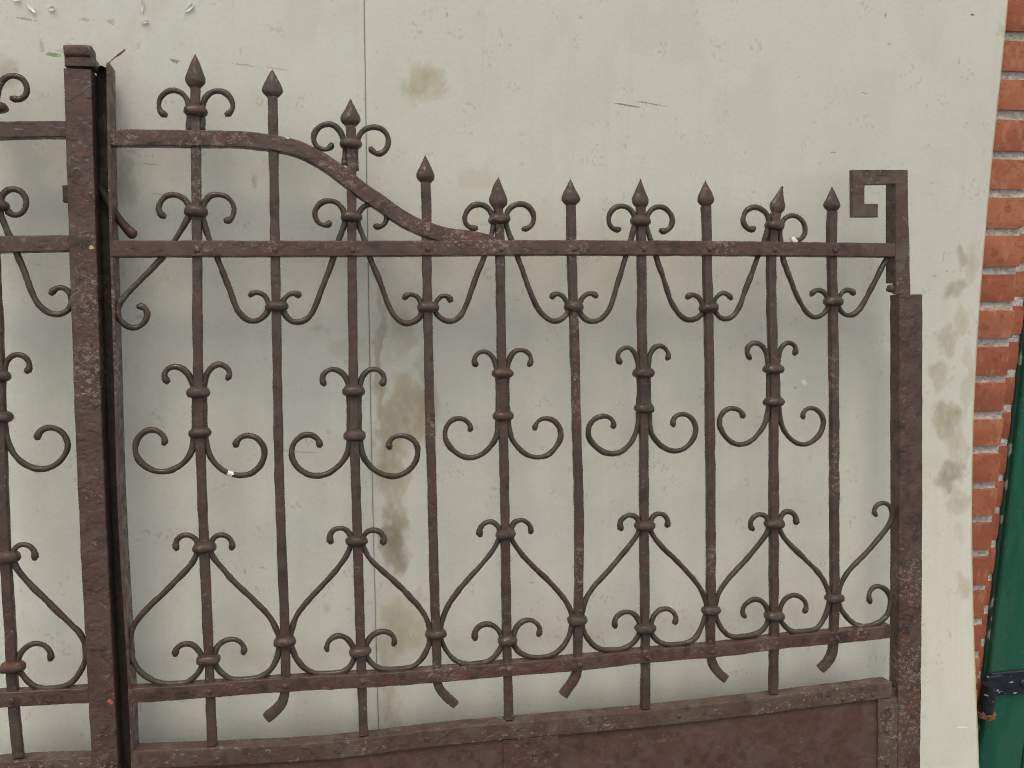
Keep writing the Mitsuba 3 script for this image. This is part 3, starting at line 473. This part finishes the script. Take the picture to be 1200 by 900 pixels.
# ------------------------------------------------------------------ the brick wall
JOINTS = [1.5758, 1.5155, 1.4525, 1.3884, 1.3260, 1.2625, 1.1978, 1.1363, 1.0724, 1.0076, 0.9426, 0.8790, 0.8118, 0.7480, 0.6811, 0.6140, 0.5457, 0.4790, 0.4125, 0.3460, 0.2800]
JOINTS = [JOINTS[0] + 0.0635 * k for k in range(9, 0, -1)] + JOINTS
WALL = 'brick_wall'
labels[WALL] = {'label': 'orange red brick wall with pale mortar joints at the right edge, behind the boards', 'category': 'wall'}
REBATE = 0.040


def corner_x(z):
    return 1.195 + 0.022 * (1.25 - z) / 0.64


def block(x0, x1, y0, y1, z0, z1, seed, rough=0.0012):
    """A brick: slightly uneven box with broken edges."""
    m = trimesh.creation.box(extents=[1, 1, 1])
    m = m.subdivide().subdivide()
    v = np.array(m.vertices)
    size = np.array([x1 - x0, y1 - y0, z1 - z0])
    v = v * size
    edge = np.sort(size / 2 - np.abs(v), axis=1)[:, :2]
    pull = np.where((edge[:, 1] < 1e-6), 0.0016, 0.0)
    v -= np.sign(v) * pull[:, None] * (np.abs(np.abs(v) - size / 2) < 1e-6)
    v += np.array([(x0 + x1) / 2, (y0 + y1) / 2, (z0 + z1) / 2])
    for k in range(3):
        v[:, k] += (meshkit.fbm(v * 38 + seed * 3.1 + k * 17, 3, k) - 0.5) * 2 * rough
    return trimesh.Trimesh(v, m.faces, process=False)


def wall_body():
    """Mortar core: the wall up to the corner, and the rebate behind it on which the door hangs."""
    z = np.r_[np.linspace(0, 2.6, 140)]
    parts = []
    for face, lo, hi, depth in ((WALL_Y + 0.008, -2.5, None, 0.25), (WALL_Y + REBATE + 0.003, None, 1.281, 0.18)):
        v, f = [], []
        for i, h in enumerate(z):
            a = lo if lo is not None else corner_x(h) - 0.02
            b = hi if hi is not None else corner_x(h) - 0.001
            v += [(a, face, h), (b, face, h), (b, face + depth, h), (a, face + depth, h)]
        for i in range(len(z) - 1):
            for j in range(4):
                p, q = i * 4 + j, i * 4 + (j + 1) % 4
                f += [(p, q, q + 4), (p, q + 4, p + 4)]
        e = (len(z) - 1) * 4
        f += [(0, 2, 1), (0, 3, 2), (e, e + 1, e + 2), (e, e + 2, e + 3)]
        parts.append(trimesh.Trimesh(np.array(v), np.array(f), process=False))
    return trimesh.util.concatenate(parts)


add('mortar_core', wall_body(), 'mortar', WALL, False)
rng = np.random.default_rng(7)
TONES = ['brick_red', 'brick_orange', 'brick_red', 'brick_dark', 'brick_orange']
for i in range(len(JOINTS) - 1):
    top, low = JOINTS[i] - 0.0058, JOINTS[i + 1] + 0.0058
    zc = (top + low) / 2
    x1 = corner_x(zc) + rng.uniform(-0.0015, 0.0015)
    first = 0.205 if i % 2 else 0.098
    tone = TONES[int(rng.integers(5))]
    dy = rng.uniform(-0.0015, 0.0015)
    add('brick', block(x1 - first, x1, WALL_Y + dy, WALL_Y + 0.10, low + rng.uniform(-.001, .001), top + rng.uniform(-.001, .001), i), tone, WALL, 40)
    add('brick', block(x1 - first - 0.217, x1 - first - 0.011, WALL_Y - dy, WALL_Y + 0.10, low, top, i + 50), TONES[int(rng.integers(5))], WALL, 40)
    # the rebate's own bricks, four centimetres further back
    add('brick', block(corner_x(zc) - 0.03, 1.278, WALL_Y + REBATE + dy, WALL_Y + REBATE + 0.09, low + 0.001, top + 0.001, i + 90), TONES[int(rng.integers(5))], WALL, 40)

# ------------------------------------------------------------------ the green door
DOOR = 'door'
labels[DOOR] = {'label': 'dark green painted plank door in the bottom right corner beside the bricks', 'category': 'door'}
DOOR_Y = 1.490


def box_mesh(lo, hi, r=0.002, lean=0.0, seed=0, rough=0.0):
    """A box with chamfered edges; lean shifts x with z."""
    lo, hi = np.array(lo, float), np.array(hi, float)
    c = []
    for k in range(3):
        for s in np.ndindex(2, 2, 2):
            q = np.where(np.array(s) == 1, hi - r, lo + r)
            q[k] = hi[k] if s[k] else lo[k]
            c.append(q)
    m = trimesh.convex.convex_hull(np.array(c))
    if rough:
        m = m.subdivide_to_size(0.02, max_iter=12)
        v = np.array(m.vertices)
        v += (meshkit.fbm(v * 40 + seed, 3, seed)[:, None] - 0.5) * 2 * rough
        m = trimesh.Trimesh(v, m.faces, process=False)
    if lean:
        v = np.array(m.vertices)
        v[:, 0] += lean * (v[:, 2] - 0.75)
        m = trimesh.Trimesh(v, m.faces, process=False)
    return m


LEAN = -0.018
x = 1.2600
for k, wide in enumerate((0.100, 0.118, 0.118, 0.118, 0.118, 0.118)):
    add('plank', box_mesh((x, DOOR_Y, 0.06), (x + wide - 0.0035, DOOR_Y + 0.036, 2.15), 0.0025, LEAN), 'green_paint', DOOR, False)
    x += wide
add('edge_strip', box_mesh((1.2542, DOOR_Y + 0.010, 0.06), (1.2595, DOOR_Y + 0.034, 2.15), 0.001, LEAN), 'green_edge', DOOR, False)
HINGE = add('strap_hinge', box_mesh((1.262, 1.4825, 0.379), (1.72, 1.4895, 0.428), 0.0015, 0, 3, 0.0011), 'hinge_paint', DOOR, 30, label='blue black iron strap hinge across the green door')
knuckle = trimesh.creation.cylinder(0.0135, 0.058, sections=24)
knuckle = knuckle.subdivide_to_size(0.012)
kv = np.array(knuckle.vertices)
knuckle = trimesh.Trimesh(kv + (meshkit.fbm(kv * 60, 3, 2)[:, None] - 0.5) * 0.0016 + np.array([1.254, 1.474, 0.384]), knuckle.faces, process=False)
add('knuckle', knuckle, 'hinge_paint', HINGE, 40)
add('tongue', box_mesh((1.252, 1.4795, 0.383), (1.285, 1.4865, 0.424), 0.0015, 0, 5, 0.001), 'hinge_paint', HINGE, 30)
pin = trimesh.creation.annulus(0.0085, 0.017, 0.008, sections=24)
pin.apply_translation([1.256, 1.474, 0.349])
add('pintle', pin, 'rust', DOOR, 30, label='rusty pintle ring under the hinge')
pin = trimesh.creation.cylinder(0.0075, 0.058, sections=16)
pin.apply_translation([1.254, 1.474, 0.376])
add('pin', pin, 'rust', HINGE, 30)
for bx in (1.336, 1.45, 1.60):
    m = trimesh.creation.icosphere(2)
    bolt = trimesh.Trimesh(np.array(m.vertices) * [0.008, 0.004, 0.008] + [bx, 1.482, 0.402], m.faces, process=False)
    add('bolt_head', bolt, 'hinge_paint', HINGE, True)

# ------------------------------------------------------------------ the boards behind the gate
def backing(name, u0, u1, front, thick, bsdf, round_left, round_right, seed, **tags):
    vs = np.linspace(-1.125, 0.64, 150)
    edge = [0.0, 0.0012, 0.003, 0.006, 0.010]
    us = np.unique(np.r_[u0 + np.array(edge), np.linspace(u0 + 0.012, u1 - 0.012, 60), u1 - np.array(edge)])
    drop = np.zeros_like(us)
    for at, r, on in ((us - u0, 0.004, round_left), (u1 - us, 0.004, round_right)):
        rr = r if on else 0.0015
        q = np.clip(at / rr, 0, 1)
        drop += rr * (1 - np.sqrt(1 - (1 - q) ** 2)) * (0.7 if on else 1.0)
    g = []
    for v in vs:
        wave = 0.0022 * (meshkit.fbm(np.stack([us * 3.2, np.full_like(us, v * 3.2), np.full_like(us, seed * 1.7)], 1), 2, seed) - 0.5)
        g.append(np.stack([us, np.full_like(us, v), float(bow(v)) + front - drop + wave], 1))
    g = np.array(g)
    n, m = len(vs), len(us)
    back = g.copy()
    back[:, :, 2] = np.array([float(bow(v)) + front - thick for v in vs])[:, None]
    pts = np.vstack([g.reshape(-1, 3), back.reshape(-1, 3)])
    f = []
    idx = lambda i, j, s=0: s * n * m + i * m + j  # noqa: E731
    for i in range(n - 1):
        for j in range(m - 1):
            a, b, c, d = idx(i, j), idx(i, j + 1), idx(i + 1, j + 1), idx(i + 1, j)
            f += [(a, b, c), (a, c, d)]
            a, b, c, d = idx(i, j, 1), idx(i, j + 1, 1), idx(i + 1, j + 1, 1), idx(i + 1, j, 1)
            f += [(a, c, b), (a, d, c)]
        for j, s in ((0, 1), (m - 1, 0)):
            a, b, c, d = idx(i, j), idx(i + 1, j), idx(i + 1, j, 1), idx(i, j, 1)
            f += [(a, b, c), (a, c, d)] if s else [(a, c, b), (a, d, c)]
    for j in range(m - 1):
        a, b, c, d = idx(0, j), idx(0, j + 1), idx(0, j + 1, 1), idx(0, j, 1)
        f += [(a, c, b), (a, d, c)]
        a, b, c, d = idx(n - 1, j), idx(n - 1, j + 1), idx(n - 1, j + 1, 1), idx(n - 1, j, 1)
        f += [(a, b, c), (a, c, d)]
    return add(name, trimesh.Trimesh(to_world(pts), np.array(f), process=False), bsdf, None, 30, **tags)


LEFT = backing('backing_board', -1.15, 0.0905, 0.0, 0.012, 'board_cool', False, True, 1, label='off-white cool grey board left of the vertical seam, with green smears', category='board')
RIGHT = backing('backing_board', 0.0911, 1.0975, -0.0006, 0.012, 'board_warm', False, False, 2, label='off-white board right of the vertical seam, brown stained, with yellowed right edge', category='board')

# curled flakes of loose paint on the left board
def flake(u, v, a, b, ang, seed):
    gx, gy = np.meshgrid(np.linspace(-1, 1, 9), np.linspace(-1, 1, 5), indexing='ij')
    r = 1 + 0.5 * (meshkit.noise(np.stack([gx * 2.3, gy * 2.1, gx * 0 + seed], -1), seed) - 0.5)
    px, py = gx * a * r * (1 - 0.25 * gy ** 2), gy * b * r * np.sqrt(np.maximum(0.05, 1 - 0.75 * gx ** 2))
    pz = 0.0008 + 0.0028 * gy ** 2 * (0.6 + 0.4 * gx) + 0.001 * gx ** 2
    c, s = math.cos(ang), math.sin(ang)
    q = np.stack([u + px * c - py * s, v + px * s + py * c, pz], -1).reshape(-1, 3)
    q[:, 2] += bow(q[:, 1]) + 0.0005
    f = []
    for i in range(8):
        for j in range(4):
            k = i * 5 + j
            f += [(k, k + 5, k + 6), (k, k + 6, k + 1)]
    top = to_world(q)
    low = top - GW * 0.0005
    n = len(q)
    f = f + [(a_ + n, c_ + n, b_ + n) for a_, b_, c_ in f]
    rim = [i * 5 for i in range(9)] + [40 + j for j in range(1, 5)] + [i * 5 + 4 for i in range(7, -1, -1)] + [j for j in range(3, 0, -1)]
    for p_, q_ in zip(rim, rim[1:] + rim[:1]):
        f += [(p_, q_ + n, q_), (p_, p_ + n, q_ + n)]
    add('paint_flake', trimesh.Trimesh(np.vstack([top, low]), np.array(f), process=False), 'flake_paint', LEFT, True)


for args in ((-0.335, 0.437, 0.0080, 0.0030, -0.9, 3), (-0.311, 0.437, 0.0042, 0.0028, 0.4, 5), (-0.199, 0.446, 0.008, 0.0018, 1.45, 8), (-0.197, 0.426, 0.0055, 0.0016, 0.2, 9), (-0.140, 0.446, 0.0080, 0.0024, 0.75, 11), (-0.352, 0.446, 0.005, 0.002, 0.1, 12)):
    flake(*args)

# a thin stalk caught between the gate and the board
tw = curve([(-250, 352), (-243, 366), (-236, 374), (-226, 382), (-221, 387)], 0.003)
stalk = sweep(tw, disc(1.0, 6), scale=np.interp(np.linspace(0, 1, len(tw)), [0, .6, .8, 1], [.0007, .0007, .0016, .0009]), w0=-0.030)
add('twig', stalk, 'twig_bark', None, True, label='thin reddish twig poking up behind the top of the dark rebate bar', category='twig')

# ------------------------------------------------------------------ the gate: two leaves
GATE = key_for('iron_gate')
labels[GATE] = {'label': 'large rust brown wrought iron gate leaf with spearheads, scrolls and a curved top rail', 'category': 'gate', 'group': 'gate leaves leaning against the boards'}
SIDE = key_for('iron_gate')
labels[SIDE] = {'label': 'gate leaf cut off at the left edge, ending in a thick capped post', 'category': 'gate', 'group': 'gate leaves leaning against the boards'}


def leaf_of(i):
    return SIDE if i == 0 else GATE


# rails
def rail(name, leaf, ha, w_lo, w_hi, bsdf, part='rail', soften=3, rough=0.0009, seed=0):
    p = curve(RAILS[name], 0.005, soften)
    return add(part, sweep(p, split_section(bar_section(ha, w_lo, w_hi, 0.0014)), rough=rough, freq=75, seed=seed), bsdf, leaf, 40)


rail('right curved', GATE, 0.0103, -0.0085, 0.0092, 'frame_paint', 'curved_rail', 2, seed=1)
rail('right upper', GATE, 0.0104, -0.0100, 0.0100, 'frame_paint', seed=2)
rail('right lower', GATE, 0.0096, -0.0100, 0.0100, 'frame_paint', seed=3)
rail('right plate', GATE, 0.0122, -0.0170, 0.0105, 'weathered_paint', 'angle_rail', seed=4)
rail('left top', SIDE, 0.0100, -0.0100, 0.0095, 'frame_paint', seed=5)
rail('left upper', SIDE, 0.0102, -0.0100, 0.0095, 'frame_paint', seed=6)
rail('left lower', SIDE, 0.0098, -0.0100, 0.0095, 'frame_paint', seed=7)
rail('left plate', SIDE, 0.0120, -0.0170, 0.0100, 'weathered_paint', 'angle_rail', seed=8)

# pickets with their spearheads and collars
SQUARE = split_section(bar_section(0.0062, -0.0062, 0.0062, 0.0020), 0.004)
HEAD_PROFILE = [(0.0, 5.6), (0.05, 6.6), (0.10, 8.6), (0.16, 11.0), (0.23, 12.6), (0.30, 13.0), (0.38, 12.3), (0.47, 10.7), (0.59, 8.3), (0.71, 5.9), (0.83, 3.5), (0.93, 1.6), (0.985, 0.6), (1.0, 0.1)]


def spearhead(h, seed):
    base, tip, half = np.array(h[:2]) / 1000, np.array(h[2:4]) / 1000, h[4] / 12.0 * (0.95 + 0.10 * ((seed * 0.618) % 1.0))
    t = np.interp(np.linspace(0, 1, 26), np.linspace(0, 1, len(HEAD_PROFILE)), [q[0] for q in HEAD_PROFILE])
    r = np.interp(t, [q[0] for q in HEAD_PROFILE], [q[1] for q in HEAD_PROFILE]) * half / 1000
    path = base + (tip - base) * t[:, None]
    a = np.arange(20) / 20 * 2 * np.pi
    e = 1.22
    sec = np.stack([np.sign(np.cos(a)) * np.abs(np.cos(a)) ** (2 / e * 0.72), 0.50 * np.sign(np.sin(a)) * np.abs(np.sin(a)) ** (2 / e * 0.72)], 1)
    return sweep(path, sec, scale=r, rough=0.0019, freq=62, seed=seed)


for i in sorted(PICKETS):
    leaf = leaf_of(i)
    p = curve(PICKETS[i], 0.006, 1)
    pk = add('picket', sweep(p, SQUARE, rough=0.0014, freq=50, seed=20 + i), 'bar_paint', leaf, 40)
    add('spearhead', spearhead(HEADS[i], 40 + i), 'bar_paint', pk, 50)
    for k, (u, v, tilt) in enumerate(COLLARS[i]):
        j = np.argmin(np.abs(p[:, 1] - v / 1000))
        ax = p[max(j - 2, 0)] - p[min(j + 2, len(p) - 1)]
        r = np.random.default_rng(100 * i + k)
        ang = math.radians(tilt) + r.normal(0, 0.035)
        ax = (ax[0] * math.cos(ang) - ax[1] * math.sin(ang), ax[0] * math.sin(ang) + ax[1] * math.cos(ang))
        add('collar', blob((u / 1000, v / 1000, 0.0012), ax, 0.0152 + r.uniform(-.0010, .0008), 0.0074 + r.uniform(-.0005, .0006), 0.0125, seed=i * 9 + k), 'bar_paint' if r.random() < 0.6 else 'scroll_paint', pk, True)

# scrolls: one bent rod each
for k, (name, pts) in enumerate(RODS.items()):
    leaf = SIDE if ' 0' in name else GATE
    p = curve(pts, 0.0042, 1.6)
    n = len(p)
    s = np.r_[0, np.cumsum(np.linalg.norm(np.diff(p, axis=0), axis=1))]
    rad = 0.00395 * (1 + 0.10 * (meshkit.fbm(np.stack([s * 30, s * 0 + k, s * 0], 1), 2, k) - 0.5))

    def bud(d):
        return 1 + 0.38 * np.exp(-((d - 0.0045) / 0.0045) ** 2)
    free0 = True
    free1 = not name.startswith('crown')
    if name == 'vee 10R':
        free1 = False
    tip = lambda d: 0.86 + 0.14 * np.clip(d / 0.05, 0, 1)  # noqa: E731
    rad = rad * tip(s) * (tip(s[-1] - s) if free1 else 1)
    if free0:
        rad = rad * bud(s)
        rad[0] *= 0.7
    if free1:
        rad = rad * bud(s[-1] - s)
        rad[-1] *= 0.7
    lift = 0.0022 * (meshkit.fbm(np.stack([s * 9, s * 0 + k * 3.3, s * 0 + 5], 1), 2, k) - 0.5) * 2
    add('scroll', sweep(p, disc(1.0, 12), scale=rad, rough=0.0014, freq=75, seed=60 + k, lift=lift), 'scroll_paint', leaf, True)

# rivets where the pickets pass the rails
def rail_v(name, u):
    q = np.array(RAILS[name])
    q = q[np.argsort(q[:, 0])]
    return float(np.interp(u, q[:, 0], q[:, 1]))


for i in range(1, 11):
    q = np.array(PICKETS[i])
    q = q[np.argsort(q[:, 1])]
    for name, dv in (('right upper', -1.5), ('right lower', -1.5)):
        v0 = rail_v(name, q[len(q) // 2, 0])
        u0 = float(np.interp(v0, q[:, 1], q[:, 0]))
        rivet(u0 + 0.5, v0 + dv, 0.0100, GATE)
rivet(-379, -450, 0.0095, SIDE)
for u, v in ((303, -590), (318, -640), (240, -640), (861, -578), (859, -612), (860, -665), (817, -557), (785, -556), (835, -553), (520, -556), (-130, -552), (150, -553)):
    rivet(u, v, 0.0105 if v > -560 else 0.0095, GATE, 0.0038, 0.0022)

# left leaf's stile with its folded cap, the dark rebate bar beside it
stile = sweep(curve([(-272.0, 348), (-273.6, 125), (-274.0, 6), (-274.5, -103), (-273.8, -213), (-272.8, -324), (-270.2, -503), (-269.5, -640), (-269, -1100)], 0.01, 1), split_section(bar_section(0.0162, -0.028, 0.0120, 0.0016)), rough=0.0009, freq=55, seed=11)
STILE = add('stile', stile, 'frame_paint', SIDE, 40, label='thick brown end post of the left leaf')
cap_path = curve([(-286.5, 369), (-270, 370), (-255.5, 370)], 0.003)
add('cap', sweep(cap_path, split_section(bar_section(0.0078, -0.020, 0.0165, 0.0050, 4)), rough=0.0010, freq=80, seed=12), 'weathered_paint', STILE, 50)
add('cap_band', sweep(curve([(-286.5, 357), (-268, 357.3), (-251.5, 357.5)], 0.003), bar_section(0.0062, -0.0205, 0.0132, 0.0012), rough=0.0006, freq=90, seed=13), 'frame_paint', STILE, 40)
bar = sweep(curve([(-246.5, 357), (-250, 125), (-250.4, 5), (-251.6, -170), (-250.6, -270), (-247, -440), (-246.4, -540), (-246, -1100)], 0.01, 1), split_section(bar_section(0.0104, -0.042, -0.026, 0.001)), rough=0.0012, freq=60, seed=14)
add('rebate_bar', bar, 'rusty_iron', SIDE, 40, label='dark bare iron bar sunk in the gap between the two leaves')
edge = sweep(curve([(-236.2, 358), (-239.8, 125), (-240.2, 5), (-241.6, -170), (-240.8, -270), (-236.8, -440), (-236.4, -540), (-236, -1100)], 0.01, 1), split_section(bar_section(0.0020, -0.030, 0.0095, 0.0006)), rough=0.0006, freq=60, seed=15)
add('stile', edge, 'frame_paint', GATE, 40, label='thin flat bar that closes the gate leaf on its left')
add('latch_plate', sweep(curve([(-291, 204), (-291, 183)], 0.004), bar_section(0.0060, -0.006, 0.004, 0.0012), rough=0.0006, seed=16), 'rusty_iron', SIDE, 40)
lev = curve([(-262, 212), (-250, 194), (-239, 173), (-228, 156), (-214.5, 142)], 0.003)
add('latch_lever', sweep(lev, disc(0.0058, 12), scale=np.interp(np.linspace(0, 1, len(lev)), [0, .7, .93, .98, 1], [.8, .9, 1.2, 1.15, .7]), rough=0.0006, freq=90, seed=17, w0=-0.018), 'rusty_iron', SIDE, True, label='dark bent latch lever poking out behind the stile')

# right stile: a square bar with a key shaped hook, widened by a plate below
plate(KEY, 0.0035, 0.0105, GATE, 'key_hook', 'weathered_paint', 0.0005, label='square hooked flat bar in the form of a meander at the top right corner')
up_bar = sweep(curve([(885.3, 241), (885.0, 180), (885.2, 75)], 0.006), split_section(bar_section(0.0128, -0.0150, 0.0030, 0.0012)), rough=0.0006, freq=70, seed=18)
add('stile_bar', up_bar, 'frame_paint', GATE, 40)
low = sweep(curve([(898.6, 56.9), (898.9, -143), (899.0, -300), (898.2, -475), (897.0, -610), (896, -1100)], 0.01, 1), split_section(bar_section(0.0196, -0.0140, 0.0112, 0.0013)), rough=0.0009, freq=60, seed=19)
add('stile', low, 'frame_paint', GATE, 40, label='broad right hand post of the gate leaf')
add('weld_lump', blob((0.8745, 0.0665, -0.001), (0.15, 1), 0.0085, 0.0058, 0.0085, seed=77, rough=0.0016), 'weathered_paint', GATE, True)

# kick panels
def panel_sheet(u0, u1, v0, v1, w, leaf, seed):
    us, vs = np.linspace(u0, u1, 40), np.linspace(v0, v1, 40)
    g = np.array([[(u, v, w + 0.0022 * (meshkit.fbm(np.array([[u * 9, v * 9, seed]]), 3, seed)[0] - 0.5)) for u in us] for v in vs])
    b = g.copy()
    b[:, :, 2] = w - 0.004
    pts = np.vstack([g.reshape(-1, 3), b.reshape(-1, 3)])
    n = 40
    f = []
    for i in range(n - 1):
        for j in range(n - 1):
            a = i * n + j
            f += [(a, a + 1, a + n + 1), (a, a + n + 1, a + n)]
            a += n * n
            f += [(a, a + n + 1, a + 1), (a, a + n, a + n + 1)]
    add('kick_panel', trimesh.Trimesh(to_world(pts), np.array(f), process=False), 'sheet_paint', leaf, 30)


panel_sheet(-0.236, 0.300, -1.08, -0.548, 0.0050, GATE, 2)
panel_sheet(0.300, 0.884, -1.08, -0.548, 0.0050, GATE, 3)
panel_sheet(-0.470, -0.284, -1.08, -0.535, 0.0045, SIDE, 4)
add('strap', sweep(curve([(298.5, -566), (298.5, -1080)], 0.01), split_section(bar_section(0.0405, 0.0052, 0.0092, 0.0008)), rough=0.0010, freq=50, seed=31), 'frame_paint', GATE, 40)
add('strap', sweep(curve([(862.0, -562), (862.0, -1080)], 0.01), split_section(bar_section(0.0172, 0.0052, 0.0094, 0.0008)), rough=0.0012, freq=60, seed=32), 'weathered_paint', GATE, 40)
RAILS['right foot'] = [(-236, -1085), (300, -1085), (884, -1085)]
RAILS['left foot'] = [(-470, -1085), (-380, -1085), (-285, -1085)]
rail('right foot', GATE, 0.0125, -0.0140, 0.0104, 'weathered_paint', 'angle_rail', seed=33)
rail('left foot', SIDE, 0.0125, -0.0140, 0.0100, 'weathered_paint', 'angle_rail', seed=34)
